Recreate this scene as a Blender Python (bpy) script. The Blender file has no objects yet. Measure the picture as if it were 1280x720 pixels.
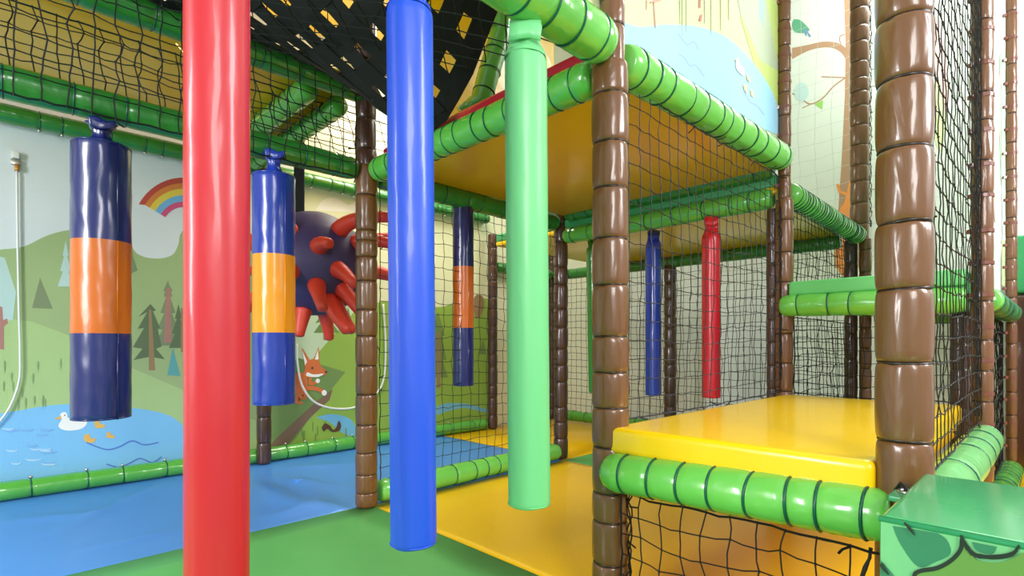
import bpy, bmesh, math, random
from mathutils import Vector, Matrix
random.seed(7)
R = math.radians
SC = bpy.context.scene
COL = SC.collection

# ------------------------------------------------------------------ camera
F_PX, HX, HY, EYE = 668.0, 640.0, 430.0, 0.70
FWD = (math.sin(R(44.5)), math.cos(R(44.5)))
RGT = (math.cos(R(44.5)), -math.sin(R(44.5)))
cd = bpy.data.cameras.new('camera'); cam = bpy.data.objects.new('camera', cd); COL.objects.link(cam)
cam.location = (0, 0, EYE); cam.rotation_euler = (R(90), 0, R(-44.5))
cd.sensor_width = 36; cd.lens = F_PX / 1280 * 36; cd.shift_y = (HY - 360) / 1280
cd.clip_start = 0.05; cd.clip_end = 60
SC.camera = cam

# ------------------------------------------------------------------ world, lamps, exposure
w = bpy.data.worlds.new('hall_light'); SC.world = w; w.use_nodes = True
w.node_tree.nodes['Background'].inputs[0].default_value = (0.93, 0.96, 1.0, 1)
w.node_tree.nodes['Background'].inputs[1].default_value = 0.62
SC.view_settings.view_transform = 'Standard'; SC.view_settings.look = 'None'
SC.view_settings.gamma = 1; SC.view_settings.use_curve_mapping = False
SC.view_settings.exposure = 0.35

def area(name, loc, target, sx, sy, power, color=(1, 1, 1)):
    l = bpy.data.lights.new(name, 'AREA'); l.shape = 'RECTANGLE'; l.size = sx; l.size_y = sy
    l.energy = power; l.color = color
    o = bpy.data.objects.new(name, l); COL.objects.link(o); o.location = loc
    o.rotation_euler = (Vector(target) - Vector(loc)).to_track_quat('-Z', 'Y').to_euler()
    return o
area('left_window_light', (-2.3, 1.2, 1.5), (1.0, 2.7, 0.6), 0.7, 1.3, 74, (0.96, 0.98, 1.0))
area('window_light', (-0.6, -1.7, 1.9), (1.6, 1.8, 0.7), 0.8, 1.2, 44, (1.0, 0.99, 0.97))
area('side_window_light', (2.6, -2.4, 2.6), (2.2, 1.0, 0.9), 1.2, 1.4, 112, (0.97, 0.98, 1.0))
area('upper_hall_light', (3.9, 0.3, 3.5), (3.6, 1.4, 0.6), 1.0, 1.0, 40, (1.0, 0.99, 0.96))
area('added_deck_fill', (0.5, 2.68, 1.98), (0.9, 2.4, 2.62), 0.7, 0.6, 9, (1.0, 0.96, 0.86))  # added fill, no real fitting: brightens the underside of the highest deck
area('upper_floor_light', (2.1, 2.7, 2.55), (2.0, 2.7, 0), 0.8, 0.7, 22, (1.0, 0.97, 0.86))

# ------------------------------------------------------------------ geometry maths
def ray(px, py):
    rx, rz = (px - HX) / F_PX, (HY - py) / F_PX
    return Vector((FWD[0] + RGT[0] * rx, FWD[1] + RGT[1] * rx, rz))
def at_depth(px, py, Z): return Vector((0, 0, EYE)) + ray(px, py) * Z
def on_y(px, py, y):
    d = ray(px, py); return Vector((0, 0, EYE)) + d * (y / d.y)
def on_x(px, py, x):
    d = ray(px, py); return Vector((0, 0, EYE)) + d * (x / d.x)
def on_z(px, py, z):
    d = ray(px, py); return Vector((0, 0, EYE)) + d * ((z - EYE) / d.z)

A1, A2, A3 = 1.18, 2.48, 3.75          # rows of posts away to the right
B0, B1, B2, B3 = 0.18, 0.829, 2.08, 3.27  # rows of posts away to the left
WALL_Y, WALL_X = 3.35, 4.45

# ------------------------------------------------------------------ materials
MATS = {}
def srgb(c):
    return tuple(((v / 255) / 12.92 if v / 255 <= 0.04045 else ((v / 255 + 0.055) / 1.055) ** 2.4) for v in c) + (1,)
def mat(name, rgb, rough=0.35, coat=0.0, bump=0.0, scale=30, stretch=(1, 1, 1), var=0.06, weave=False, metal=0.0, emit=0):
    if name in MATS: return MATS[name]
    m = bpy.data.materials.new(name); m.use_nodes = True; nt = m.node_tree; N = nt.nodes; L = nt.links
    b = N['Principled BSDF']; c = srgb(rgb)
    b.inputs['Roughness'].default_value = rough; b.inputs['Coat Weight'].default_value = coat
    b.inputs['Coat Roughness'].default_value = 0.12; b.inputs['Metallic'].default_value = metal
    tc = N.new('ShaderNodeTexCoord'); mp = N.new('ShaderNodeMapping'); mp.inputs['Scale'].default_value = stretch
    L.new(tc.outputs['Object'], mp.inputs[0])
    nz = N.new('ShaderNodeTexNoise'); nz.inputs['Scale'].default_value = scale * 0.25; nz.inputs['Detail'].default_value = 3
    L.new(mp.outputs[0], nz.inputs['Vector'])
    mx = N.new('ShaderNodeMix'); mx.data_type = 'RGBA'
    mx.inputs['A'].default_value = tuple(v * (1 - var) for v in c[:3]) + (1,)
    mx.inputs['B'].default_value = tuple(min(1, v * (1 + var)) for v in c[:3]) + (1,)
    L.new(nz.outputs['Fac'], mx.inputs['Factor']); L.new(mx.outputs['Result'], b.inputs['Base Color'])
    if bump > 0:
        n2 = N.new('ShaderNodeTexNoise'); n2.inputs['Scale'].default_value = scale; n2.inputs['Detail'].default_value = 2
        L.new(mp.outputs[0], n2.inputs['Vector'])
        bp = N.new('ShaderNodeBump'); bp.inputs['Strength'].default_value = bump; bp.inputs['Distance'].default_value = 0.01
        L.new(n2.outputs['Fac'], bp.inputs['Height'])
        n3 = N.new('ShaderNodeTexNoise'); n3.inputs['Scale'].default_value = scale * 0.45; n3.inputs['Detail'].default_value = 1
        n3.inputs['Distortion'].default_value = 1.2; L.new(mp.outputs[0], n3.inputs['Vector'])
        b3 = N.new('ShaderNodeBump'); b3.inputs['Strength'].default_value = min(1, bump * 3.2); b3.inputs['Distance'].default_value = 0.012
        L.new(n3.outputs['Fac'], b3.inputs['Height']); L.new(bp.outputs[0], b3.inputs['Normal']); L.new(b3.outputs[0], b.inputs['Normal'])
        if coat: L.new(b3.outputs[0], b.inputs['Coat Normal'])
    if emit:
        b.inputs['Emission Color'].default_value = c; b.inputs['Emission Strength'].default_value = emit
    MATS[name] = m
    return m
def print_mat(name, rgb, rough=0.6):      # matt mural print on a woven banner
    if name in MATS: return MATS[name]
    m = mat(name, rgb, rough, 0, 0, 18, var=0.05); nt = m.node_tree; N = nt.nodes; L = nt.links
    b = N['Principled BSDF']
    tc = N.new('ShaderNodeTexCoord')
    hs = []
    for d in ('X', 'Z'):
        wv = N.new('ShaderNodeTexWave'); wv.bands_direction = d; wv.inputs['Scale'].default_value = 45
        wv.inputs['Distortion'].default_value = 1.5; L.new(tc.outputs['Object'], wv.inputs['Vector']); hs.append(wv)
    ad = N.new('ShaderNodeMath'); ad.operation = 'ADD'
    L.new(hs[0].outputs['Fac'], ad.inputs[0]); L.new(hs[1].outputs['Fac'], ad.inputs[1])
    bp = N.new('ShaderNodeBump'); bp.inputs['Strength'].default_value = 0.12; bp.inputs['Distance'].default_value = 0.002
    L.new(ad.outputs[0], bp.inputs['Height']); L.new(bp.outputs[0], b.inputs['Normal'])
    return m

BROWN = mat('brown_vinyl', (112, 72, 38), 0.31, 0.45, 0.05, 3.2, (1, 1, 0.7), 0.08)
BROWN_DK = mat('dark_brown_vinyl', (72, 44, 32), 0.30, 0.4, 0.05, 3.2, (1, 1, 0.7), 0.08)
GREEN = mat('leaf_green_vinyl', (84, 170, 62), 0.26, 0.6, 0.10, 24, var=0.10)
LIME = mat('lime_green_vinyl', (108, 192, 78), 0.26, 0.6, 0.10, 24, var=0.08)
DKGREEN = mat('deep_green_and_shade_vinyl', (44, 126, 46), 0.28, 0.55, 0.10, 24, var=0.10)  # darker green; on the top left beams it has their shade painted in
MINT = mat('mint_green_vinyl', (122, 212, 140), 0.42, 0.12, 0.05, 30, (1, 1, 0.3), 0.03)
TEAL = mat('teal_green_vinyl', (58, 160, 104), 0.34, 0.3, 0.06, 20)
MATGREEN = mat('green_mat_vinyl', (104, 200, 112), 0.42, 0.1, 0.05, 14)
YELLOW = mat('yellow_vinyl', (252, 202, 6), 0.28, 0.3, 0.05, 12, var=0.04)
YELLOW_UNDER = mat('golden_yellow_vinyl', (246, 176, 12), 0.30, 0.3, 0.08, 8, var=0.05)
FLOORYEL = mat('yellow_floor_vinyl', (242, 192, 10), 0.36, 0.15, 0.06, 9, var=0.05)
FLOORGRN = mat('green_floor_vinyl', (96, 182, 98), 0.45, 0.08, 0.06, 9, var=0.06)
FLOORBLU = mat('blue_floor_vinyl', (78, 144, 228), 0.40, 0.12, 0.12, 7, (1, 0.4, 1), 0.05)
RED = mat('red_vinyl', (186, 22, 34), 0.42, 0.3, 0.05, 40, (1, 1, 0.25), 0.03)
DKRED = mat('crimson_vinyl', (150, 18, 36), 0.35, 0.25, 0.06, 20)
ROYAL = mat('royal_blue_vinyl', (32, 78, 208), 0.40, 0.25, 0.05, 40, (1, 1, 0.25), 0.03)
NAVY = mat('navy_blue_vinyl', (14, 26, 92), 0.28, 0.45, 0.09, 26, (1, 1, 0.4), 0.05)
NAVY2 = mat('bright_navy_vinyl', (26, 54, 160), 0.28, 0.45, 0.09, 26, (1, 1, 0.4), 0.05)
ORANGE = mat('orange_vinyl', (190, 92, 8), 0.30, 0.25, 0.12, 26, (1, 1, 0.4), 0.05)
AMBER = mat('amber_vinyl', (244, 150, 14), 0.30, 0.25, 0.12, 26, (1, 1, 0.4), 0.05)
PURPLE = mat('purple_rubber', (58, 46, 92), 0.55, 0, 0.05, 20)
SPIKE = mat('orange_red_rubber', (214, 62, 40), 0.45, 0.05, 0.08, 16)
NET = mat('black_net_cord', (16, 16, 20), 0.7, 0, 0, 30)
NETGREY = mat('grey_net_cord', (44, 44, 52), 0.6, 0, 0, 30)
NETPALE = mat('pale_net_cord', (186, 196, 190), 0.7, 0, 0, 30)
STRAP = mat('black_webbing', (10, 10, 12), 0.85, 0, 0.0, 120)
TIE = mat('dark_green_tie', (10, 84, 66), 0.35, 0, 0, 20)
TIEB = mat('dark_tie', (40, 26, 22), 0.35, 0, 0, 20)
TIEBR = mat('brown_tie', (116, 66, 50), 0.3, 0.2, 0, 20)
STEEL = mat('galvanised_steel', (190, 192, 190), 0.3, 0, 0, 20, metal=0.9)
WHITE = mat('white_plastic', (226, 228, 224), 0.4, 0, 0, 20)
BRASS = mat('brass', (180, 130, 60), 0.35, 0, 0, 20, metal=0.8)
SHELL = mat('cream_wall_paint', (232, 230, 204), 0.8, 0, 0.05, 60, var=0.02)
SHELLW = mat('white_wall_paint', (226, 232, 230), 0.8, 0, 0.05, 60, var=0.02)
CONC = mat('grey_floor_screed', (128, 126, 120), 0.8, 0, 0.1, 20)

# ------------------------------------------------------------------ object helpers
def link(name, verts, faces, m, parent=None, smooth=True, fm=None):
    me = bpy.data.meshes.new(name); me.from_pydata([tuple(v) for v in verts], [], faces)
    for x in (m if isinstance(m, (list, tuple)) else [m]): me.materials.append(x)
    if fm: me.polygons.foreach_set('material_index', fm)
    if smooth: me.polygons.foreach_set('use_smooth', [True] * len(faces))
    me.update()
    o = bpy.data.objects.new(name, me); COL.objects.link(o)
    if parent: o.parent = parent
    return o
def inst(name, me, parent, loc=(0, 0, 0), rot=(0, 0, 0), scl=(1, 1, 1)):
    o = bpy.data.objects.new(name, me); COL.objects.link(o); o.parent = parent
    o.location = loc; o.rotation_euler = rot; o.scale = scl
    return o
def thing(name, label, cat, loc=(0, 0, 0), rot=(0, 0, 0), group=None):
    o = bpy.data.objects.new(name, None); COL.objects.link(o); o.location = loc; o.rotation_euler = rot
    o.empty_display_size = 0.1; return tag(o, label, cat, group)
def tag(o, label, cat, group=None):
    o['label'] = label; o['category'] = cat
    if group: o['group'] = group
    return o
def struct(o): o['kind'] = 'structure'; return o
def frame_for(d):
    d = d.normalized(); u = Vector((0, 0, 1)) if abs(d.z) < 0.9 else Vector((1, 0, 0))
    s = d.cross(u).normalized(); return s, s.cross(d).normalized()
def tube(path, rad, n=12, cap=True, V=None, Fc=None):
    V = [] if V is None else V; Fc = [] if Fc is None else Fc; b0 = len(V); k = len(path)
    path = [Vector(p) for p in path]; s = None
    for i, p in enumerate(path):
        d = (path[min(i + 1, k - 1)] - path[max(i - 1, 0)])
        if s is None: s, t = frame_for(d)
        else:
            d = d.normalized(); s = (s - d * s.dot(d)).normalized(); t = s.cross(d)
        r = rad(i / (k - 1)) if callable(rad) else (rad[i] if isinstance(rad, (list, tuple)) else rad)
        for j in range(n):
            an = 2 * math.pi * j / n; V.append(p + (s * math.cos(an) + t * math.sin(an)) * r)
    for i in range(k - 1):
        for j in range(n):
            a = b0 + i * n + j; b = b0 + i * n + (j + 1) % n
            Fc.append((a, b, b + n, a + n))
    if cap:
        Fc.append(tuple(b0 + j for j in range(n))[::-1]); Fc.append(tuple(b0 + (k - 1) * n + j for j in range(n)))
    return V, Fc
def fixnorm(o):
    bm = bmesh.new(); bm.from_mesh(o.data); bmesh.ops.recalc_face_normals(bm, faces=bm.faces); bm.to_mesh(o.data); bm.free(); return o
def box_obj(name, x0, x1, y0, y1, z0, z1, m, parent=None, bevel=0.0, seg=3, sub=0, disp=None):
    bm = bmesh.new(); bmesh.ops.create_cube(bm, size=1)
    for v in bm.verts:
        v.co = Vector(((x0 + x1) / 2 + v.co.x * (x1 - x0), (y0 + y1) / 2 + v.co.y * (y1 - y0), (z0 + z1) / 2 + v.co.z * (z1 - z0)))
    if bevel: bmesh.ops.bevel(bm, geom=bm.edges[:], offset=bevel, segments=seg, profile=0.6, affect='EDGES')
    if disp:
        for v in bm.verts: v.co = disp(v.co)
    me = bpy.data.meshes.new(name); bm.to_mesh(me); bm.free(); me.materials.append(m)
    if bevel: me.polygons.foreach_set('use_smooth', [True] * len(me.polygons))
    o = bpy.data.objects.new(name, me); COL.objects.link(o)
    if parent: o.parent = parent
    return o
def torus_mesh(name, R0, r, m, n=20, k=5, sx=1.0):
    V, Fc = [], []
    for i in range(n):
        a = 2 * math.pi * i / n
        for j in range(k):
            b = 2 * math.pi * j / k; q = R0 + r * math.cos(b)
            V.append((q * math.cos(a), q * math.sin(a), r * math.sin(b) * sx))
    for i in range(n):
        for j in range(k):
            Fc.append((i * k + j, ((i + 1) % n) * k + j, ((i + 1) % n) * k + (j + 1) % k, i * k + (j + 1) % k))
    me = bpy.data.meshes.new(name); me.from_pydata(V, [], Fc); me.materials.append(m)
    me.polygons.foreach_set('use_smooth', [True] * len(Fc)); me.update(); return me

# ------------------------------------------------------------------ padded posts
SEG_CACHE = {}
def seg_mesh(m, var, hi):
    """one padded post segment: unit radius, unit height, puckered at the ties"""
    key = (m.name, var, hi)
    if key in SEG_CACHE: return SEG_CACHE[key]
    rnd = random.Random(var * 13 + 5); n = 48 if hi else 20
    prof = [(0.0, .86), (.01, .90), (.035, .955), (.08, .985), (.16, 1.0), (.3, 1.008), (.5, 1.01), (.7, 1.008), (.84, 1.0), (.92, .985), (.965, .955), (.99, .90), (1, .86)]
    if not hi: prof = [prof[i] for i in (0, 1, 2, 4, 6, 8, 10, 11, 12)]
    puck = [(rnd.uniform(0, 6.28), rnd.uniform(.035, .075), rnd.uniform(.1, .22), rnd.choice((0, 1))) for _ in range(9)]
    lean = rnd.uniform(-.012, .012); V, Fc = [], []
    for z, r in prof:
        for j in range(n):
            a = 2 * math.pi * j / n; q = r
            for pa, pd, pw, top in puck:
                da = (a - pa + math.pi) % (2 * math.pi) - math.pi
                fall = math.exp(-(z if not top else 1 - z) / 0.10)
                q -= pd * math.exp(-(da / pw) ** 2) * fall
            q += 0.008 * math.sin(3 * a + var) * math.sin(math.pi * z)
            V.append((q * math.cos(a) + lean * z, q * math.sin(a), z))
    k = len(prof)
    for i in range(k - 1):
        for j in range(n):
            Fc.append((i * n + j, i * n + (j + 1) % n, (i + 1) * n + (j + 1) % n, (i + 1) * n + j))
    Fc.append(tuple(range(n))[::-1]); Fc.append(tuple((k - 1) * n + j for j in range(n)))
    me = bpy.data.meshes.new('pad_segment'); me.from_pydata(V, [], Fc); me.materials.append(m)
    me.polygons.foreach_set('use_smooth', [True] * len(Fc)); me.update(); SEG_CACHE[key] = me; return me
TIE_CACHE = {}
def tie_mesh(R0, m, r=0.0022):
    key = (round(R0, 3), m.name, r)
    if key not in TIE_CACHE: TIE_CACHE[key] = torus_mesh('cable_tie', R0, r, m, 24, 5, 1.2)
    return TIE_CACHE[key]
def post(label, x, y, z0, z1, r, ties=None, m=BROWN, step=.125, hi=False, seed=1, tm=TIEB, group=None, into=None, bands=False, tilt=.05):
    rnd = random.Random(seed)
    root = into or thing('padded_post', label, 'post', (x, y, 0), group=group)
    zs = sorted([t for t in (ties or []) if z0 < t < z1])
    if not ties:
        t = z0 + rnd.uniform(.6, 1) * step; zs = []
        while t < z1 - .04: zs.append(t); t += step * rnd.uniform(.72, 1.22)
    zz = [z0] + zs + [z1]
    ox, oy = x - root.location.x, y - root.location.y
    for i in range(len(zz) - 1):
        g = r * rnd.uniform(.985, 1.02)
        inst('pad_segment', seg_mesh(m, rnd.randint(0, 4), hi), root, (ox, oy, zz[i]), (0, 0, rnd.uniform(0, 6.28)), (g, g, zz[i + 1] - zz[i]))
    for z in zs:
        inst('cable_tie', tie_mesh(r * .895, tm, .0028 if hi else .0022), root, (ox, oy, z), (rnd.uniform(-tilt, tilt), rnd.uniform(-tilt, tilt), rnd.uniform(0, 6.28)))
    if bands:                                   # brown buckled straps that hold the banner
        z = z0 + .06
        while z < z1:
            b = inst('buckle_strap', strap_me(r), root, (ox, oy, z), (0, 0, R(135 + rnd.uniform(-8, 8))))
            z += .115 * rnd.uniform(.93, 1.08)
    return root
STRAP_C = {}
def strap_me(r):
    k = round(r, 3)
    if k in STRAP_C: return STRAP_C[k]
    V, Fc = [], []; n = 20
    for i in range(n):
        a = 2 * math.pi * i / n
        for rr, z in ((r * 1.0, -.006), (r * 1.06, -.006), (r * 1.06, .006), (r * 1.0, .006)):
            V.append((rr * math.cos(a), rr * math.sin(a), z))
    for i in range(n):
        for j in range(4):
            Fc.append((i * 4 + j, ((i + 1) % n) * 4 + j, ((i + 1) % n) * 4 + (j + 1) % 4, i * 4 + (j + 1) % 4))
    b = len(V)
    for dx in (r * .95, r * 1.06 + .014):
        for dy in (-.006, .006):
            for dz in (-.007, .007): V.append((dx, dy, dz))
    Fc += [(b, b + 1, b + 3, b + 2), (b + 4, b + 6, b + 7, b + 5), (b, b + 4, b + 5, b + 1), (b + 2, b + 3, b + 7, b + 6), (b, b + 2, b + 6, b + 4), (b + 1, b + 5, b + 7, b + 3)]
    me = bpy.data.meshes.new('buckle_strap'); me.from_pydata(V, [], Fc); me.materials.append(TIEBR); me.update(); STRAP_C[k] = me; return me

# ------------------------------------------------------------------ padded beams
def beam(label, p0, p1, r, m=GREEN, step=.10, seed=3, group=None, ends=True, tm=TIE, tier=.0022, sag=0.0, name='padded_beam', n=28, pinch=.06, anchors=0):
    rnd = random.Random(seed); p0, p1 = Vector(p0), Vector(p1); L = (p1 - p0).length
    root = thing(name, label, 'beam', tuple(p0), group=group)
    d = (p1 - p0) / L; ts = []; t = rnd.uniform(.3, .7) * step + .02
    while t < L - .03:
        ts.append(t); t += step * rnd.uniform(.6, 1.3)
    st = {0.0, L}
    for t in ts: st |= {t, max(0, t - .006), min(L, t + .006), max(0, t - .018), min(L, t + .018)}
    k = int(L / .06)
    for i in range(1, k): st.add(L * i / k)
    if ends: st |= {.008, .02, .035, L - .008, L - .02, L - .035}
    st = sorted(s for s in st if 0 <= s <= L)
    st = [s for i, s in enumerate(st) if i == 0 or s - st[i - 1] > .002]
    V, Fc = [], []; s_, t_ = frame_for(d); ph = [rnd.uniform(0, 6.28) for _ in range(3)]
    for s in st:
        rr = r * (1 + .014 * math.sin(s * 23 + ph[0]))
        for t in ts: rr -= r * pinch * math.exp(-((s - t) / .007) ** 2)
        if ends:
            e = min(s, L - s)
            if e < .035: rr *= .80 + .20 * math.sqrt(min(1, e / .035))
        c = d * s + Vector((0, 0, -sag * math.sin(math.pi * s / L)))
        near = max([math.exp(-abs(s - t) / .022) for t in ts] + [0])
        for j in range(n):
            a = 2 * math.pi * j / n
            q = rr * (1 - .022 * near * max(0, math.sin(7 * a + s * 55 + ph[1])) * max(0, math.sin(2 * a + s * 17))) * (1 + .012 * math.sin(2 * a + s * 9 + ph[1]) + .008 * math.sin(5 * a + s * 31 + ph[2]))
            V.append(c + (s_ * math.cos(a) + t_ * math.sin(a)) * q)
    for i in range(len(st) - 1):
        for j in range(n):
            a = i * n + j; b = i * n + (j + 1) % n; Fc.append((a, b, b + n, a + n))
    Fc.append(tuple(range(n))[::-1]); Fc.append(tuple((len(st) - 1) * n + j for j in range(n)))
    fixnorm(link('sleeve', V, Fc, m, root))
    e = d.to_track_quat('Z', 'Y').to_euler()
    for t in ts:
        c = d * t + Vector((0, 0, -sag * math.sin(math.pi * t / L)))
        q = e.copy(); q.x += rnd.uniform(-.06, .06); q.z += rnd.uniform(-.08, .08)
        inst('cable_tie', tie_mesh(r * .975, tm, tier), root, tuple(c), q)
        if anchors and rnd.random() < anchors:
            inst('anchor_bolt', BOLT, root, (c.x, c.y + (r * .3 if p0.z < 1 else -r * .2), c.z + (r * 1.1 if p0.z < 1 else -r * 1.15)))
    return root
def _bolt():
    bm = bmesh.new(); bmesh.ops.create_uvsphere(bm, u_segments=10, v_segments=6, radius=.008)
    me = bpy.data.meshes.new('anchor_bolt'); bm.to_mesh(me); bm.free(); me.materials.append(STEEL)
    me.polygons.foreach_set('use_smooth', [True] * len(me.polygons)); return me
BOLT = _bolt()

# ------------------------------------------------------------------ nets
def net(label, o, u, v, cell=.057, r=.0014, m=NET, seed=5, jit=.06, edge=True, surf=None, diag=False, sag=.012, hang=0.0, stubs=0.0, nj=.0015):
    """net stretched over the parallelogram o, o+u, o+u+v, o+v (or over surf(s,t))"""
    rnd = random.Random(seed); o, u, v = Vector(o), Vector(u), Vector(v)
    Lu, Lv = u.length, v.length; nu, nv = max(2, round(Lu / cell)), max(2, round(Lv / cell))
    nrm = u.cross(v).normalized(); uu, vv = u.normalized(), v.normalized()
    fx, fy = rnd.uniform(0, 6), rnd.uniform(0, 6)
    P = {}
    for i in range(nu + 1):
        for j in range(nv + 1):
            s, t = i / nu, j / nv
            ins = min(1, 4 * min(s, 1 - s, t, 1 - t) + .25)
            p = surf(s, t) if surf else o + u * s + v * t
            p = p + uu * rnd.gauss(0, cell * jit) * ins + vv * rnd.gauss(0, cell * jit * .8) * ins
            p = p + vv * (cell * .14 * math.sin(s * 7 + fx) * ins) + uu * (cell * .10 * math.sin(t * 9 + fy) * ins)
            p = p + nrm * (sag * math.sin(math.pi * s) * math.sin(math.pi * t) + rnd.gauss(0, nj) * ins)
            p.z -= hang * math.sin(math.pi * s)
            P[i, j] = p
    V, Fc = [], []
    def seg(a, b, rr=r):
        d = b - a
        if d.length < 1e-5: return
        mid = (a + b) / 2 + Vector((rnd.gauss(0, cell * .03), rnd.gauss(0, cell * .03), rnd.gauss(0, cell * .03) - cell * .02))
        s_, t_ = frame_for(d); b0 = len(V)
        for c in (a, mid, b):
            for k in range(3):
                an = 2.094 * k; V.append(c + (s_ * math.cos(an) + t_ * math.sin(an)) * rr)
        for q in (0, 3):
            for k in range(3):
                Fc.append((b0 + q + k, b0 + q + (k + 1) % 3, b0 + q + 3 + (k + 1) % 3, b0 + q + 3 + k))
    def knot(c):
        b0 = len(V); q = r * 2.0
        for dv in ((q, 0, 0), (-q, 0, 0), (0, q, 0), (0, -q, 0), (0, 0, q * 1.2), (0, 0, -q * 1.2)): V.append(c + Vector(dv))
        for a, b, c2 in ((0, 2, 4), (2, 1, 4), (1, 3, 4), (3, 0, 4), (2, 0, 5), (1, 2, 5), (3, 1, 5), (0, 3, 5)): Fc.append((b0 + a, b0 + b, b0 + c2))
    for (i, j), p in P.items():
        if diag:
            if (i + j) % 2 == 0:
                for di, dj in ((1, 1), (1, -1)):
                    if (i + di, j + dj) in P: seg(p, P[i + di, j + dj])
                knot(p)
        else:
            if i < nu: seg(p, P[i + 1, j], r * (1.6 if j in (0, nv) and edge else 1))
            if j < nv: seg(p, P[i, j + 1], r * (1.6 if i in (0, nu) and edge else 1))
            knot(p)
            if stubs and j in (0, nv) and rnd.random() < stubs:
                dd = Vector((rnd.gauss(0, 1), rnd.gauss(0, 1), rnd.gauss(0, .6))).normalized() * .03
                seg(p, p + dd, r * 1.5)
            if stubs and i in (0, nu) and rnd.random() < stubs * .5:
                dd = Vector((rnd.gauss(0, 1), rnd.gauss(0, 1), rnd.gauss(0, .6))).normalized() * .03
                seg(p, p + dd, r * 1.5)
    ob = link('safety_net', V, Fc, m, None, False)
    return tag(ob, label, 'net')

# ================================================================== SETTING
struct(box_obj('floor', -3.5, 5.6, -3.5, 3.5, -.10, -.052, CONC))
def wall_panel(name, x0, x1, y0, y1, z0, z1, m): return struct(box_obj(name, x0, x1, y0, y1, z0, z1, m))
wall_panel('wall_left', -3.5, 4.6, WALL_Y, WALL_Y + .1, -.1, 3.7, SHELL)
wall_panel('wall_back', WALL_X, WALL_X + .1, -.9, WALL_Y, -.1, 3.7, SHELLW)
wall_panel('wall_right', 5.4, 5.5, -3.5, -.9, -.1, 3.7, SHELLW)
wall_panel('wall_return', 4.55, 5.4, -1.0, -.9, -.1, 3.7, SHELLW)
struct(box_obj('ceiling', -1.4, 5.6, -.6, 3.5, 3.7, 3.8, SHELLW))

# floor mats
def mat_thing(label, name, x0, x1, y0, y1, m, group=None, disp=None, nx=2, ny=2, z0=-.05, z1=0.0):
    V, Fc = [], []
    for i in range(nx + 1):
        for j in range(ny + 1):
            x, y = x0 + (x1 - x0) * i / nx, y0 + (y1 - y0) * j / ny
            V.append(Vector((x, y, z1 + (disp(x, y) if disp and 0 < i < nx and 0 < j < ny else 0))))
    for i in range(nx):
        for j in range(ny):
            a = i * (ny + 1) + j; Fc.append((a, a + ny + 1, a + ny + 2, a + 1))
    b = len(V); e = .008
    V += [Vector(p) for p in ((x0, y0, z0), (x1, y0, z0), (x1, y1, z0), (x0, y1, z0))]
    c = [0, nx * (ny + 1), nx * (ny + 1) + ny, ny]
    Fc += [(b + 3, b + 2, b + 1, b)]
    sides = [[i * (ny + 1) for i in range(nx + 1)] + [b + 1, b], [nx * (ny + 1) + j for j in range(ny + 1)] + [b + 2, b + 1],
             [i * (ny + 1) + ny for i in range(nx, -1, -1)] + [b + 3, b + 2], [j for j in range(ny, -1, -1)] + [b, b + 3]]
    for s in sides: Fc.append(tuple(s[::-1]))
    o = fixnorm(link(name, V, Fc, m, None, False))
    o.data.polygons.foreach_set('use_smooth', [i < nx * ny for i in range(len(Fc))])
    return tag(o, label, 'mat', group)
def ridge(x, y, p, q, h, wd):
    px, py = q[0] - p[0], q[1] - p[1]; L2 = px * px + py * py
    t = max(0, min(1, ((x - p[0]) * px + (y - p[1]) * py) / L2)); dx, dy = x - p[0] - t * px, y - p[1] - t * py
    return h * math.exp(-(dx * dx + dy * dy) / (wd * wd)) * math.sin(math.pi * min(1, max(0, t * .9 + .05)))
RN = random.Random(21); RID = []
for (ax, ay), (bx, by) in [((-.1, 600 + 30), (1, 1))][:0]: pass
for pa, pb, h in [((60, 672), (190, 610), .007), ((150, 640), (220, 595), .006), ((320, 600), (380, 640), .008), ((330, 595), (440, 612), .007), ((350, 625), (440, 640), .008),
                  ((360, 585), (440, 580), .004), ((10, 650), (150, 640), .004), ((330, 650), (400, 628), .006), ((380, 600), (420, 640), .006), ((100, 690), (230, 660), .004)]:
    a, b = on_z(*pa, 0), on_z(*pb, 0); RID.append(((a.x, a.y), (b.x, b.y), h, RN.uniform(.025, .05)))
def blue_disp(x, y):
    z = .002 * math.sin(x * 9 + 3 * y) * math.sin(y * 7 - x)
    for a, b, h, wd in RID: z += 1.9 * ridge(x, y, a, b, h, wd)
    return z
mat_thing('wrinkled blue floor mat along the mural wall under the striped bags', 'floor_mat', -2.4, A2, B2, 3.345, FLOORBLU, disp=blue_disp, nx=120, ny=44)
mat_thing('green floor mat in the front bay under the hanging tubes', 'floor_mat', -2.4, A1, -.5, B2, FLOORGRN, disp=lambda x, y: .003 * math.sin(3.1 * x + 1) * math.sin(2.3 * y), nx=24, ny=20, z1=.006)
mat_thing('yellow floor mat between the front posts running under the low yellow platform', 'floor_mat', A1, A2, B0 - .9, B2, FLOORYEL, disp=lambda x, y: .004 * math.sin(3.1 * x + 2) * math.sin(2.9 * y + 1) + .003 * math.sin(6 * y + x * 5), nx=30, ny=30)
mat_thing('green floor mat behind the middle post, seen as a small triangle', 'floor_mat', A2, A3, B1, B2, FLOORGRN)
mat_thing('yellow floor mat at the far end of the mural wall', 'floor_mat', A2, A3 + .6, B2, 3.345, FLOORYEL)
mat_thing('yellow floor mat below the green landing', 'floor_mat', A2, A3 + .6, B0 - .9, B1, FLOORYEL)
t = on_z(372, 603, .0); fixnorm(tag(box_obj('loose_tag', t.x - .016, t.x + .016, t.y - .02, t.y + .02, .004, .018, FLOORBLU, None, .004), 'small blue tab sticking up from the blue floor mat', 'tab'))

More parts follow.
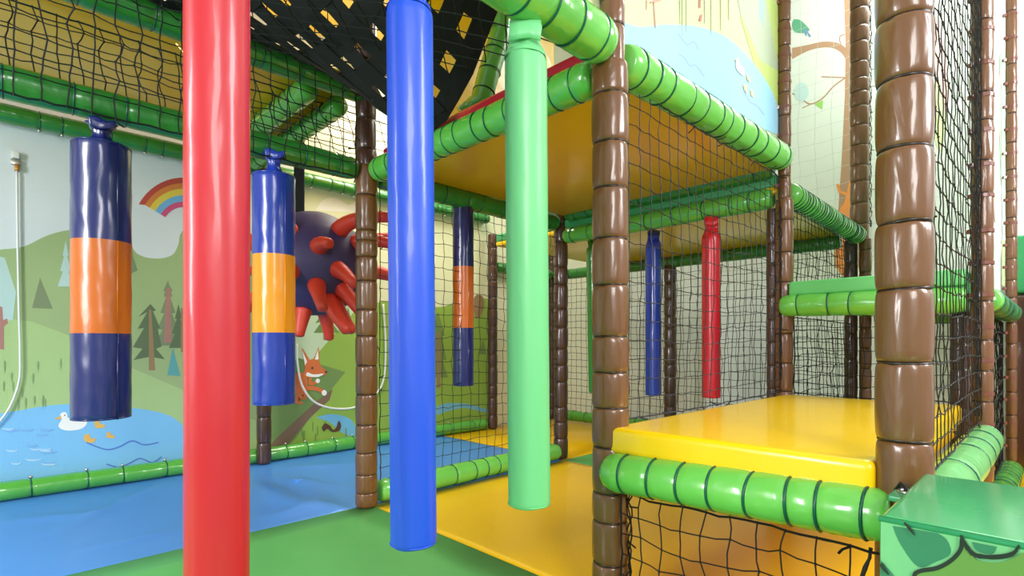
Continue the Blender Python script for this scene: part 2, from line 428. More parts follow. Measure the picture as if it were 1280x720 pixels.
# ================================================================== POSTS
def zs(ys, Z): return [EYE + (HY - y) / F_PX * Z for y in ys]
p = post('thick brown padded post in the middle of the picture, holding the yellow platform corner', A1, B1, .007, 1.44, .0475,
         zs([124, 183, 239, 301, 358, 421, 464.5, 508, 556, 612, 647, 699, 745], 1.43), hi=True, seed=2, tilt=.03)
post('', A1 - .005, B1 - .012, 1.40, 3.65, .031, zs([84, 36, 4], 1.41) + [1.72, 1.86, 2.0, 2.15, 2.3, 2.5, 2.7, 2.9, 3.1, 3.3, 3.5], hi=True, seed=4, into=p)
P2X, P2Y = A1, .192
post('thickest brown padded post, nearest the camera beside the green box', P2X, P2Y, .007, 3.65, .0435,
     zs([-50, 33, 108, 192, 283, 363, 452, 549, 640], .975) + [1.5, 1.65, 1.8, 1.95, 2.1, 2.3, 2.5, 2.7, 2.9, 3.1, 3.3, 3.5], hi=True, seed=9, tilt=.09)
p = post('brown padded post at the far corner of the mural banner and yellow platform', A2, B1, .007, 1.33, .035, seed=11)
post('', A2, B1, 1.33, 3.65, .026, seed=12, into=p, bands=True)
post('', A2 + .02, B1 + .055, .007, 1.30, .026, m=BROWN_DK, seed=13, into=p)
p = post('slim brown padded post behind the net right of the thickest post', A2, B0, .007, 3.65, .031, seed=14, bands=True)
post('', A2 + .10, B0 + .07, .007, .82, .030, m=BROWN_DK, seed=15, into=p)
post('slimmest brown padded post at the right border with buckled straps', A3, B0 - .02, .007, 3.65, .023, seed=16, bands=True)
p = post('brown padded post in front of the tree mural wall', A3, B1, 1.33, 3.65, .050, seed=17, step=.11)
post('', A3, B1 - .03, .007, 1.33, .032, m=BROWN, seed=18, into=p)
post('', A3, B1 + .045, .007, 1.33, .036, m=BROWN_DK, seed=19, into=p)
post('brown padded post left of the blue hanging tube, at the corner of three floor mats', A1 - .02, B2 - .01, .007, 1.46, .0455,
     zs([205, 244, 288, 301, 321, 351, 387, 420, 457, 493, 531, 566, 593, 616], 2.27), hi=True, seed=20)
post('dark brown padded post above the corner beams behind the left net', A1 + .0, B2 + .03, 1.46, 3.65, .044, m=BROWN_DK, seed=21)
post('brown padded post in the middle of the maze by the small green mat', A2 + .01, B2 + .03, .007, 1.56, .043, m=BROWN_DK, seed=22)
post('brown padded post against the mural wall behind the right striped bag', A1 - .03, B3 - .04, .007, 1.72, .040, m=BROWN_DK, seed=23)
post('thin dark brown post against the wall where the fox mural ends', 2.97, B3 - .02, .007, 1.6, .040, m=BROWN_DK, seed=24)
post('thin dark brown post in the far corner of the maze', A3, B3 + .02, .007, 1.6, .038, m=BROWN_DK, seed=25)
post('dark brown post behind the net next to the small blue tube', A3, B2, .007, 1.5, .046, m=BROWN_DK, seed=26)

# ================================================================== BEAMS
beam('thick green padded beam crossing the top of the picture above the mint tube', (-1.1, B1 + .0, 1.475), (A1 - .045, B1 - .01, 1.475), .058, LIME, .11, 31, tier=.0026)
beam('green padded beam sloping away under the duck pond banner', (A1 + .05, B1, 1.465), (A2 - .035, B1, 1.50), .055, LIME, .10, 32, tier=.0026)
beam('ribbed lime green padded beam below the tree mural', (A2 + .05, B1, 1.365), (A3 - .045, B1, 1.345), .052, LIME, .034, 33, pinch=.08)
beam('green padded beam along the near edge of the yellow ceiling panel', (A1, B1 + .05, 1.425), (A1, B2 - .06, 1.435), .050, GREEN, .075, 34)
beam('green padded beam over the net right of the blue tube', (A1 + .04, B2, 1.43), (A2 - .04, B2 + .03, 1.43), .050, DKGREEN, .12, 35)
beam('upper green padded beam at the far edge of the yellow ceiling panel', (A2, B1 + .05, 1.475), (A2, B2 - .03, 1.475), .046, DKGREEN, .12, 36)
beam('lower green padded beam under the teal mat edge', (A2 + .0, B1 + .05, 1.345), (A2 + .0, B2 - .02, 1.345), .046, GREEN, .13, 37)
beam('green padded beam from the corner post to the left border, over the striped bags', (-1.3, B2 - .0, 1.44), (A1 - .07, B2, 1.44), .048, DKGREEN, .14, 38)  # darker green on the left beams stands in for the dim light there
beam('high green padded beam behind the net at the top left', (-1.3, B2 + .02, 1.79), (A1 - .02, B2 + .02, 1.79), .050, DKGREEN, .16, 39)
beam('green padded beam fixed along the top of the mural wall', (-1.6, B3 + .02, 1.73), (2.95, B3 + .02, 1.73), .042, DKGREEN, .11, 40, anchors=.6)
beam('first green cross beam at the right end of the raised yellow deck', (.95, B2 + .08, 1.76), (.95, B3 - .03, 1.76), .050, GREEN, .15, 41)
beam('second green cross beam beside the bright opening', (1.10, B2 + .11, 1.745), (1.10, B3 - .03, 1.745), .046, GREEN, .15, 42)
beam('bright green padded beam along the front of the low yellow platform', (A1 - .035, B1 - .02, .372), (A1 - .03, P2Y + .012, .392), .050, LIME, .085, 47, tier=.0026)
beam('pale green padded beam under the net at the right side of the yellow platform', (P2X + .06, B0 - .01, .385), (A2 - .035, B0 - .01, .375), .050, mat('pale_green_vinyl', (126, 206, 124), .3, .5, .08, 24), .24, 44)
beam('lime green padded beam across the back of the yellow platform', (A2 - .03, B1 - .0, .865), (A2 - .03, B0 + .04, .855), .047, LIME, .12, 45)
beam('green padded beam at hip height between the two slim right posts', (A2 + .04, B0 - .01, .855), (A3 - .04, B0 - .02, .855), .045, LIME, .06, 46)
beam('green padded beam lying on the floor between the two slim right posts', (A2 + .04, B0 - .01, .065), (A3 - .04, B0 - .02, .065), .05, GREEN, .12, 47)
beam('green padded beam on the floor along the mural wall', (-1.8, B3 + .01, .045), (2.92, B3 + .01, .045), .042, GREEN, .19, 48, anchors=.9)
beam('green padded beam on the floor under the net right of the blue tube', (A1 + .04, B2 - .005, .056), (A2 - .04, B2 + .02, .056), .050, LIME, .13, 49)
beam('green padded beam on the floor along the far net', (A3, B3 - .04, .056), (A3, B1 + .1, .056), .045, GREEN, .14, 50)
beam('green padded beam at the top of the far net', (A3, B3 - .02, 1.33), (A3, B1 + .1, 1.33), .045, DKGREEN, .13, 51)
beam('short green padded beam high on the wall at the far corner', (3.02, B3 - .0, 1.34), (A3 - .04, B3, 1.34), .045, DKGREEN, .12, 52)
beam('green padded beam at the top right between posts above the tree mural', (A2, B1 - .04, 2.40), (A2, B0 + .04, 2.40), .045, DKGREEN, .10, 53)
beam('green padded beam joining tree mural post and the right border post under the landing', (A3, B1 - .08, .855), (A3, B0 + .02, .855), .045, GREEN, .12, 54)
q0, q1 = at_depth(628, 2, 2.35), at_depth(601, 128, 2.28)
V, Fc = tube([q0 + Vector((0, 0, .15)), q0, q0.lerp(q1, .35) + Vector((.02, -.01, 0)), q0.lerp(q1, .7) + Vector((.01, 0, 0)), q1, q1 + Vector((-.05, .05, -.06))], .047, 18)
rt = thing('padded_brace', 'leaning green padded tube behind the diagonal net, beside the mint tube top', 'beam')
fixnorm(link('sleeve', V, Fc, GREEN, rt))
dd = (q1 - q0).normalized(); ee = dd.to_track_quat('Z', 'Y').to_euler()
for k in range(5): inst('cable_tie', tie_mesh(.0475, TIE), rt, tuple(q0.lerp(q1, .1 + k * .2) + Vector((.012, -.005, 0)) * math.sin(math.pi * (.1 + k * .2))), ee)

# ================================================================== DECKS
def deck(label, x0, x1, y0, y1, z0, z1, under, top, mz=.06, inset=.03, topname='mat_top'):
    t = thing('play_deck', label, 'platform', ((x0 + x1) / 2, (y0 + y1) / 2, z0))
    for o in (box_obj('deck_panel', x0, x1, y0, y1, z0, z1, under, None, .008, 2), box_obj(topname, x0 + inset, x1 - inset, y0 + inset, y1 - inset, z1, z1 + mz, top, None, .012, 3)):
        o.parent = t; o.matrix_parent_inverse = Matrix.Translation(-t.location)
    return t
deck('overhead deck with golden yellow underside and crimson mat edge', A1 + .02, A2 - .03, B1 + .02, B2 - .02, 1.462, 1.49, YELLOW_UNDER, DKRED, .055, .02)
deck('overhead deck with teal mat edge behind the small hanging tubes', A2 + .0, A3 + .0, B1 + .03, B2 + .6, 1.365, 1.395, YELLOW, TEAL, .055, .0)
deck('green landing at hip height between the far posts', A2 - .045, A3 - .02, B0 + .04, B1 - .03, .86, .905, DKGREEN, MATGREEN, .06, .0)
deck('raised deck with yellow underside at the top left behind the net', -1.4, 1.15, B2 + .06, B3 - .02, 1.80, 1.83, YELLOW_UNDER, DKRED, .05, .02)
deck('highest deck with yellow underside above the black webbing', -.6, A2 - .1, 1.55, B3 - .05, 2.62, 2.66, YELLOW, DKRED, .05, .02)
# the low yellow platform
pl = thing('play_platform', 'low platform with thick bright yellow mat between the front posts', 'platform', ((A1 + A2) / 2, .5, .3))
def sagm(v): return v + Vector((0, 0, .004 * math.sin(v.x * 7) * math.sin(v.y * 9)))
for o in (box_obj('mat_top', A1 - .035, A2 - .045, B0 + .05, B1 - .015, .418, .486, YELLOW, None, .017, 5),
          box_obj('deck_panel', A1 + .03, A2 - .08, B0 + .06, B1 - .04, .385, .417, YELLOW_UNDER, None)):
    o.parent = pl; o.matrix_parent_inverse = Matrix.Translation(-pl.location)

# ================================================================== NETS
net('black net between the middle post and banner corner post above the yellow platform', (A1 + .04, B1 + .005, .49), (A2 - A1 - .08, 0, 0), (0, 0, .93), .056, .0016, NETGREY, 60, .045, stubs=.4)
net('black net hanging under the front beam of the yellow platform', (A1 - .03, B1 - .055, .012), (0, -.56, 0), (0, 0, .31), .056, .0019, NET, 61, .10, stubs=.2)
net('black net right of the blue tube above the floor beam', (A1 + .05, B2 + .0, .10), (A2 - A1 - .08, .03, 0), (0, 0, 1.30), .057, .0017, NET, 62, .07, stubs=.2)
net('black net seen edge-on right of the thickest post', (P2X + .06, B0, .435), (A2 - P2X - .1, 0, 0), (0, 0, 2.6), .057, .0016, NET, 63, .05, stubs=.15, sag=-.006, nj=.0008)
net('dark net between the two slim right posts', (A2 + .05, B0 + .01, .11), (A3 - A2 - .1, 0, 0), (0, 0, .70), .057, .0022, NET, 64, .10)
net('dark net above the hip-high beam on the right', (A2 + .3, B0 + .06, .115), (A3 - A2 - .4, 0, 0), (0, 0, .7), .05, .0022, NET, 65, .12)
net('fine black net along the back of the maze', (A3, B1 + .06, .10), (0, B3 - B1 - .1, 0), (0, 0, 1.20), .057, .0020, NET, 66, .07)
net('black net above the yellow platform, between banner corner post and tree mural post', (A2 + .06, B1 + .0, .97), (A3 - A2 - .12, 0, 0), (0, 0, .35), .050, .0018, NET, 67, .08)
net('black net under the green landing, between banner corner post and tree mural post', (A2 + .06, B1 + .0, .02), (A3 - A2 - .12, 0, 0), (0, 0, .80), .057, .0018, NET, 70, .08)
net('black net across the back edge of the yellow platform', (A2 - .03, B1 - .05, .49), (0, -.55, 0), (0, 0, .33), .05, .0015, NET, 71, .10)
net('black net over the raised deck edge at the top left', (-1.2, B2 - .065, 1.39), (A1 + 1.1, 0, 0), (0, 0, .85), .057, .0023, NET, 68, .09, stubs=.5)
net('second black net layer inside the raised deck at the top left', (-1.2, B2 + .10, 1.50), (A1 + 1.6, 0, 0), (0, .12, .28), .057, .0022, NET, 69, .09)
net('pale climbing net in front of the tree mural', (WALL_X - .12, B1 - .6, 1.3), (0, 2.0, 0), (0, 0, 2.2), .11, .0014, NETPALE, 72, .03, sag=0)

def lashing(label, x, y, z0, z1, seed, r=.0035, wob=.006):
    rnd = random.Random(seed); V, Fc = [], []
    for s_ in range(3):
        P = []; z = z0; ph = rnd.uniform(0, 6)
        while z < z1:
            P.append((x + wob * math.sin(z * 70 + ph) + rnd.gauss(0, wob * .3), y + wob * math.cos(z * 55 + ph) + rnd.gauss(0, wob * .3), z)); z += .018
        tube(P, r * rnd.uniform(.5, .8), 5, True, V, Fc)
    z = z0 + .02
    while z < z1:
        d = Vector((rnd.gauss(0, 1), rnd.gauss(0, 1), rnd.gauss(0, .7))).normalized() * .022
        tube([(x, y, z), (x + d.x, y + d.y, z + d.z)], .0022, 4, True, V, Fc); z += rnd.uniform(.05, .12)
    return tag(link('lashing_rope', V, Fc, NET), label, 'rope')
lashing('black lashing rope down the right side of the middle post under the platform', A1 + .012, B1 - .052, .02, .33, 80)
lashing('black lashing rope down the banner corner post above the yellow platform', A2 - .038, B1 + .004, .50, 1.30, 81, .003, .004)
lashing('black lashing rope up the right side of the tree mural post', A3 + .02, B1 - .052, 1.40, 3.2, 82, .003, .005)
lashing('black lashing rope down the left side of the slim post behind the net', A2 - .034, B0 + .012, .45, 2.4, 83, .003, .004)
lashing('black lashing rope at the foot of the thickest post under the beam', A1 - .03, P2Y + .052, .02, .33, 84)

# black woven webbing deck, and the diagonal net slung below it
C00, C10 = Vector((-.5, B2 - .02, 1.825)), Vector((A1 - .02, B2 - .03, 1.805))
C01, C11 = Vector((-.3, 1.0, 2.25)), Vector((A1 - .02, 1.35, 1.52))
TOPR = Vector((A1 + .0, 1.02, 2.05))
def web_s(s, t):
    e0 = C00.lerp(C10, s); e1 = C01.lerp(Vector((A1 - .03, 1.05, 1.95)), s)
    p = e0.lerp(e1, t); p.z -= .20 * math.sin(math.pi * min(1, s)) * math.sin(math.pi * t) * .5
    p.z -= .36 * max(0, s - .62) / .38 * math.sin(math.pi * min(1, t * 1.15)) 
    return p
wb = thing('webbing_deck', 'black woven webbing deck with square holes at the top of the picture', 'webbing')
def ribbon(pts, wd, parent, nrm_eps, th=.004, width_dir=None):
    V, Fc = [], []
    for i, p in enumerate(pts):
        d = (pts[min(i + 1, len(pts) - 1)] - pts[max(i - 1, 0)]).normalized()
        sd = (width_dir[i] - d * width_dir[i].dot(d)).normalized(); nn = sd.cross(d).normalized()
        for a, b in ((-1, -1), (1, -1), (1, 1), (-1, 1)):
            V.append(p + sd * wd / 2 * a + nn * (th / 2 * b))
    for i in range(len(pts) - 1):
        for k in range(4):
            a = i * 4 + k; b = i * 4 + (k + 1) % 4; Fc.append((a, b, b + 4, a + 4))
    n = len(pts) - 1
    Fc += [(3, 2, 1, 0), (n * 4, n * 4 + 1, n * 4 + 2, n * 4 + 3)]
    return link('webbing_strap', V, Fc, STRAP, parent, False)
NA, NB = 15, 13
for i in range(NA):
    s = i / (NA - 1); pts, wdv = [], []
    for j in range(15):
        t = j / 14; pts.append(web_s(s, t) + Vector((0, 0, .004 * (-1) ** (i + j)))); wdv.append(web_s(min(1, s + .02), t) - web_s(max(0, s - .02), t))
    ribbon(pts, .072, wb, 0, width_dir=wdv)
for j in range(NB):
    t = j / (NB - 1); pts, wdv = [], []
    for i in range(19):
        s = i / 18; pts.append(web_s(s, t) + Vector((0, 0, -.004 * (-1) ** (i + j)))); wdv.append(web_s(s, min(1, t + .02)) - web_s(s, max(0, t - .02)))
    ribbon(pts, .064, wb, 0, width_dir=wdv)
net('black diagonal net slung below the woven webbing', (-.45, B2 - .08, 1.8), (1.55, 0, 0), (0, -1.1, 0), .05, .0022, NET, 73, .06, diag=True,
    surf=lambda s, t: (Vector((-.5, B2 - .09, 1.76)).lerp(Vector((A1 - .06, B2 - .09, 1.74)), s)).lerp(Vector((-.4, .90, 2.05)).lerp(Vector((A1 - .06, .92, 1.52)), s), t) + Vector((0, 0, -.05 * math.sin(math.pi * s) * math.sin(math.pi * t))))

# ================================================================== HANGING TUBES
def hang_tube(label, px, Z, y_top, y_bot, r, m, flat=.0, lean=0.0, seed=1, group=None, topcap=.055, xy=None, n=40):
    """soft foam tube hung by a folded, gathered vinyl flap"""
    rnd = random.Random(seed)
    c = at_depth(px, HY, Z); x, y = (c.x, c.y) if xy is None else xy
    zt = EYE + (HY - y_top) / F_PX * Z; zb = EYE + (HY - y_bot) / F_PX * Z
    t = thing('hanging_tube', label, 'hanging tube', (x, y, zb), group=group)
    V, Fc = [], []; L = zt - zb; rows = [0, .003, .012] + [.012 + (L - .04) * i / 26 for i in range(1, 27)] + [L - .016, L - .006, L]
    a0 = rnd.uniform(0, 6)
    for i, z in enumerate(rows):
        q = 1.0
        if z < .003: q = .93
        if z > L - .028: q = .985 - .0 * z
        if z >= L - .006: q = .90
        for j in range(n):
            a = 2 * math.pi * j / n
            rr = r * q * (1 + .030 * math.cos(3 * (a - a0)) + .014 * math.cos(5 * a + z * 2) + .012 * math.exp(-(L - z) / .05) * math.sin(8 * a + a0) + .004 * math.sin(9 * a + z * 30))
            V.append(Vector((rr * math.cos(a) + lean * (z - L) , rr * math.sin(a), z)))
    for i in range(len(rows) - 1):
        for j in range(n): Fc.append((i * n + j, i * n + (j + 1) % n, (i + 1) * n + (j + 1) % n, (i + 1) * n + j))
    Fc.append(tuple(range(n))[::-1]); Fc.append(tuple((len(rows) - 1) * n + j for j in range(n)))
    link('tube_body', V, Fc, m, t)
    # seam welt round the bottom
    me = torus_mesh('bottom_welt', r * .985, .0018, m, 36, 5); inst('bottom_welt', me, t, (-lean * L, 0, .004))
    # gathered flap: ring -> flattened, creased strip folded over
    V, Fc = [], []; H = topcap; k = 12
    vd = Vector((x, y, 0)).normalized(); sd = Vector((vd.y, -vd.x, 0))
    for i in range(k):
        f = i / (k - 1); z = L - .012 + H * f; g = min(1, f * 2.2); g = g * g * (3 - 2 * g)
        wdt = r * (.99 - .28 * g); dep = r * (.99 - .66 * g)
        for j in range(n):
            a = 2 * math.pi * j / n
            cr = 1 + .10 * g * math.sin(5 * a + 1.2 * f + a0) + .05 * g * math.sin(9 * a + 3 * f)
            ca, sa = math.cos(a), math.sin(a)
            sq = 1 + .10 * g * abs(math.sin(2 * a))
            off = sd * (wdt * ca * sq) + vd * (dep * sa * cr) + sd * (.004 * math.sin(f * 7 + a0)) * f
            V.append(off + Vector((0, 0, z + .005 * math.sin(2 * a + a0) * math.sin(math.pi * f))))
    for i in range(k - 1):
        for j in range(n): Fc.append((i * n + j, i * n + (j + 1) % n, (i + 1) * n + (j + 1) % n, (i + 1) * n + j))
    Fc.append(tuple((k - 1) * n + j for j in range(n)))
    fixnorm(link('gathered_top', V, Fc, m, t))
    # strip of the cover folded down over itself at the front
    top = Vector((0, 0, L - .012 + H)); V, Fc = [], []
    fold = ((.25, .0), (.05, .008), (-.30, .004), (-.62, -.010), (-.70, -.030), (-.60, -.042))
    for q in (0, 1):
        for sx in (-1, -.35, .3, 1):
            for kk, (u, z) in enumerate(fold):
                th = q * .004
                V.append(top + vd * ((u - th / r * (1 if kk > 1 else 0)) * r * .8) + sd * (r * .76 * sx * (1 - .05 * kk / 5)) + Vector((0, 0, z * (r / .047) + th * (1 if kk < 3 else 0) + .004 * math.sin(sx * 3 + a0) )))
    nf = len(fold)
    for q in (0, 1):
        for c_ in range(3):
            for kk in range(nf - 1):
                p_ = q * 4 * nf + c_ * nf + kk; Fc.append((p_, p_ + 1, p_ + nf + 1, p_ + nf))
    o4 = 4 * nf
    for c_ in range(3):
        for kk in (0, nf - 1): p_ = c_ * nf + kk; Fc.append((p_, p_ + nf, p_ + nf + o4, p_ + o4))
    for kk in range(nf - 1):
        for c_ in (0, 3): p_ = c_ * nf + kk; Fc.append((p_, p_ + 1, p_ + 1 + o4, p_ + o4))
    o = fixnorm(link('folded_tongue', V, Fc, m, t))
    # loop round the beam
    V, Fc = tube([top + Vector((0, 0, 0)) + sd * .0, top + Vector((0, 0, .02)) + sd * .004], .006, 6)
    link('hanging_strap', V, Fc, m, t)
    return t
hang_tube('red hanging foam tube, largest and nearest, cut by the top and bottom borders', 271, .775, -160, 757, .0425, RED, seed=3, n=48)
hang_tube('royal blue hanging foam tube between the brown post and the mint tube', 511, 1.035, 8, 681, .0445, ROYAL, seed=4, topcap=.045, lean=-.010, n=48)
hang_tube('mint green hanging foam tube in front of the yellow ceiling panel', 656.5, 1.20, 68, 632, .0475, MINT, seed=8, topcap=.075, lean=-.012, n=48)
hang_tube('small green hanging tube half hidden behind the middle brown post', 741.5, 3.4, 310, 491, .044, DKGREEN, seed=6, lean=-.03)
hang_tube('small navy blue hanging tube behind the net next to a dark brown post', 817, 3.0, 305, 494, .044, NAVY2, seed=7, topcap=.08)
hang_tube('small crimson hanging tube behind the net', 889, 2.54, 294, 497, .042, mat('bright_crimson_vinyl', (190, 16, 36), .35, .25, .06, 20), seed=5, topcap=.09)

# striped punch bags
def bag(label, px, Z, y_top, y1, y2, y_bot, r, m1, m2, m3, seed, knot=True, xy=None):
    rnd = random.Random(seed); c = at_depth(px, HY, Z); x, y = c.x, c.y
    zf = lambda v: EYE + (HY - v) / F_PX * Z
    zt, za, zb_, zb = zf(y_top), zf(y1), zf(y2), zf(y_bot)
    t = thing('punch_bag', label, 'punch bag', (x, y, zb)); n = 44
    def band(name, z0, z1, m, capb=False, capt=False):
        V, Fc = [], []; k = 14; rows = []
        for i in range(k + 1): rows.append((z0 + (z1 - z0) * i / k, 1.0))
        if capb: rows = [(z0, .0), (z0, .90), (z0 + .003, .97)] + [(z0 + .01, 1.0)] + rows[1:]
        if capt: rows = rows[:-1] + [(z1 - .008, 1.0), (z1 - .002, .97), (z1, .90), (z1 + .006, .5), (z1 + .008, .0)]
        for z, q in rows:
            for j in range(n):
                a = 2 * math.pi * j / n
                cr = 1 + .010 * math.sin(4 * a + seed) + .008 * math.sin(z * 60 + 3 * a + seed) * math.sin(z * 23) + .006 * math.sin(7 * a + z * 40)
                V.append(Vector((r * q * cr * math.cos(a), r * q * cr * math.sin(a), z - zb)))
        for i in range(len(rows) - 1):
            for j in range(n): Fc.append((i * n + j, i * n + (j + 1) % n, (i + 1) * n + (j + 1) % n, (i + 1) * n + j))
        link(name, V, Fc, m, t)
    band('lower_band', zb, zb_, m3, capb=True); band('middle_band', zb_, za, m2); band('upper_band', za, zt, m1, capt=True)
    # vertical seam welt facing the room
    vd = Vector((x, y, 0)).normalized(); sd = Vector((vd.y, -vd.x, 0))
    for (z0, z1, m) in ((zb, zb_, m3), (zb_, za, m2), (za, zt, m1)):
        q = (-vd * .86 + sd * .51).normalized() * r * 1.005
        V, Fc = tube([q + Vector((0, 0, z0 - zb)), q + Vector((0, 0, z1 - zb))], .0022, 6); link('seam_welt', V, Fc, m, t)
    for z, m in ((zt - .004, m1), (zb + .004, m3)):
        inst('rim_welt', torus_mesh('rim_welt', r * .985, .003, m, 40, 5), t, (0, 0, z - zb))
    if knot:
        # pinched neck and a folded bow of vinyl
        V, Fc = [], []; k = 8; hh = (zf(y_top - 26) - zt)
        for i in range(k):
            f = i / (k - 1); rr = r * (.50 - .26 * math.sin(math.pi * f) + .02 * f)
            for j in range(16):
                a = 2 * math.pi * j / 16; cr = 1 + .18 * math.sin(4 * a + f * 3)
                V.append(sd * (rr * cr * math.cos(a)) + vd * (rr * .6 * cr * math.sin(a)) + Vector((0, 0, zt - zb + .004 + hh * f)))
        for i in range(k - 1):
            for j in range(16): Fc.append((i * 16 + j, i * 16 + (j + 1) % 16, (i + 1) * 16 + (j + 1) % 16, (i + 1) * 16 + j))
        Fc.append(tuple((k - 1) * 16 + j for j in range(16)))
        fixnorm(link('gathered_neck', V, Fc, m1, t))
        top = Vector((0, 0, zt - zb + hh)); V = []; Fc = []
        prof = [(-.62, .010), (-.55, -.018), (-.1, -.026), (.35, -.02), (.70, -.006), (.62, .012), (.2, .004), (-.2, .016)]
        for q in (-1, 1):
            for (u, z) in prof: V.append(top + sd * (u * r * .72) + vd * (.022 * q) + Vector((0, 0, z + .004)))
        m_ = len(prof)
        for i in range(m_): Fc.append((i, (i + 1) % m_, m_ + (i + 1) % m_, m_ + i))
        Fc += [tuple(range(m_))[::-1], tuple(range(m_, 2 * m_))]
        o = fixnorm(link('folded_bow', V, Fc, m1, t)); bv = o.modifiers.new('round', 'BEVEL'); bv.width = .005; bv.segments = 2
    return t
bag('navy and orange punch bag, largest of the striped bags, at the left', 127, 1.63, 182, 303, 417, 523, .0745, NAVY, ORANGE, NAVY, 2)
bag('royal blue and amber punch bag beside the spiky ball', 342.5, 1.98, 220, 320, 416, 505, .073, NAVY2, AMBER, NAVY2, 3)
bag('slim navy and orange punch bag hanging behind the net', 579, 2.72, 254, 334, 410, 482, .053, NAVY, ORANGE, NAVY, 5, knot=False)

# ================================================================== SPIKY BALL
BC = at_depth(392, 330, 2.72); BR = .262
sb = thing('spiky_ball', 'large purple ball with orange-red rubber spikes hanging by a black strap', 'ball', tuple(BC))
bm = bmesh.new(); bmesh.ops.create_uvsphere(bm, u_segments=48, v_segments=28, radius=BR)
for v in bm.verts:
    a = math.atan2(v.co.y, v.co.x); v.co *= 1 + .012 * abs(math.sin(a * 3)) * math.sqrt(max(0, 1 - (v.co.z / BR) ** 2)); v.co.z *= 1.0
me = bpy.data.meshes.new('ball_body'); bm.to_mesh(me); bm.free(); me.materials.append(PURPLE); me.polygons.foreach_set('use_smooth', [True] * len(me.polygons))
inst('ball_body', me, sb)
tocam = (Vector((0, 0, EYE)) - BC).normalized(); rg = Vector((RGT[0], RGT[1], 0)); up = Vector((0, 0, 1))
def spike(u, v, front=1, L=.16, bend=(0, 0), r0=.048):
    """u,v: position on the disc facing the room (unit radius); bend: droop of the tip"""
    w2 = max(0.0, 1 - u * u - v * v); d = (rg * u + up * v + tocam * math.sqrt(w2) * front).normalized()
    p0 = d * BR * .96; bd = rg * bend[0] + up * bend[1]; pts, rs = [], []
    for i in range(9):
        f = i / 8; L2 = L * 1.25; f2 = f if i < 8 else .905; pts.append(p0 + d * L2 * f2 + bd * (f2 * f2) * L2)
        rs.append(r0 * .92 * (1 - .52 * f) * (.72 if i == 8 else 1))
    V, Fc = tube(pts, rs, 14); link('spike', V, Fc, SPIKE, sb) if False else fixnorm(link('spike', V, Fc, SPIKE, sb))
for a in [(.10, .32, 1, .10, (.35, -.25)), (.06, -.42, 1, .11, (.2, -.55)), (.52, -.12, 1, .10, (.3, -.6)), (.62, -.55, 1, .11, (.3, -.6)),
          (.50, .66, 1, .22, (.55, -.45)), (.86, .42, 1, .18, (.2, -.5)), (.92, .38, -1, .2, (.2, -.3)), (-.36, .50, 1, .08, (0, 0)), (-.36, -.12, 1, .08, (0, -.3)),
          (-.20, -.90, 1, .10, (.0, -.3)), (.30, -.74, 1, .14, (.35, -.35)), (.42, -.80, 1, .13, (.3, -.3)), (-.85, .3, 1, .16, (-.2, 0)), (-.8, -.45, 1, .16, (-.1, -.5)), (.85, -.1, -1, .2, (.2, -.2)),
          (.2, -.85, -1, .13, (0, -.3)), (-.9, -.1, -1, .16, (0, 0)), (.3, .5, -1, .16, (0, 0)), (0, -.2, -1, .16, (0, 0))]:
    spike(*a)
st = BC + Vector((0, 0, 0)); sx = at_depth(374, 300, 2.72)
o = box_obj('strap', -.026, .026, -.004, .004, BR * .90, 1.80 - BC.z, STRAP); o.parent = sb; o.location = (sx.x - BC.x, sx.y - BC.y, -.03); o.rotation_euler = (0, 0, R(-44.5))

# ================================================================== FOREGROUND BOX
BX0, BX1, BY0, BY1, BZ = .798, 1.118, -.75, .156, .485
bt = thing('soft_block', 'green vinyl soft-play block with printed leaf side at the lower right corner', 'soft block', ((BX0 + BX1) / 2, (BY0 + BY1) / 2, 0))
def child(o, par):
    o.parent = par; o.matrix_parent_inverse = Matrix.Translation(-par.location); return o
child(box_obj('block_body', BX0, BX1, BY0, BY1, .008, BZ, mat('block_green_vinyl', (62, 172, 108), .24, .6, .03, 8), None, .010, 4), bt)
PB = [('block_print_light', (112, 184, 124)), ('block_print_dark', (46, 120, 84)), ('block_print_olive', (96, 140, 62)), ('block_print_black', (22, 26, 26)), ('block_print_mint', (196, 226, 196))]
for nm, c in PB: mat(nm, c, .36, .25, .0, 200)
def flat_on(fn, polys, parent, axis, layer0=0, thick=.0006, name='print_shape'):
    for i, (nm, m, pts) in enumerate(polys):
        V, Fc = [], []
        P = [fn(*q) for q in pts]; off = axis * (thick * (i + 1 + layer0)); k = len(P)
        V = [p + off for p in P] + [p + axis * (thick * (i + .3 + layer0)) for p in P]
        Fc = [tuple(range(k)), tuple(range(2 * k - 1, k - 1, -1))] + [(j, k + j, k + (j + 1) % k, (j + 1) % k) for j in range(k)]
        o = link(nm, V, Fc, m, None, False); fixnorm(o)
        if parent: child(o, parent)
def stroke(pts, wd):
    """widen a polyline of picture points into an outline"""
    L, Rr = [], []
    for i, p in enumerate(pts):
        a, b = pts[max(0, i - 1)], pts[min(len(pts) - 1, i + 1)]
        dx, dy = b[0] - a[0], b[1] - a[1]; l = math.hypot(dx, dy) or 1
        ww = (wd[i] if isinstance(wd, (list, tuple)) else wd) / 2
        L.append((p[0] - dy / l * ww, p[1] + dx / l * ww)); Rr.append((p[0] + dy / l * ww, p[1] - dx / l * ww))
    return L + Rr[::-1]
def arc(cx, cy, rx, ry, a0, a1, n=18): return [(cx + rx * math.cos(R(a0 + (a1 - a0) * i / (n - 1))), cy + ry * math.sin(R(a0 + (a1 - a0) * i / (n - 1)))) for i in range(n)]
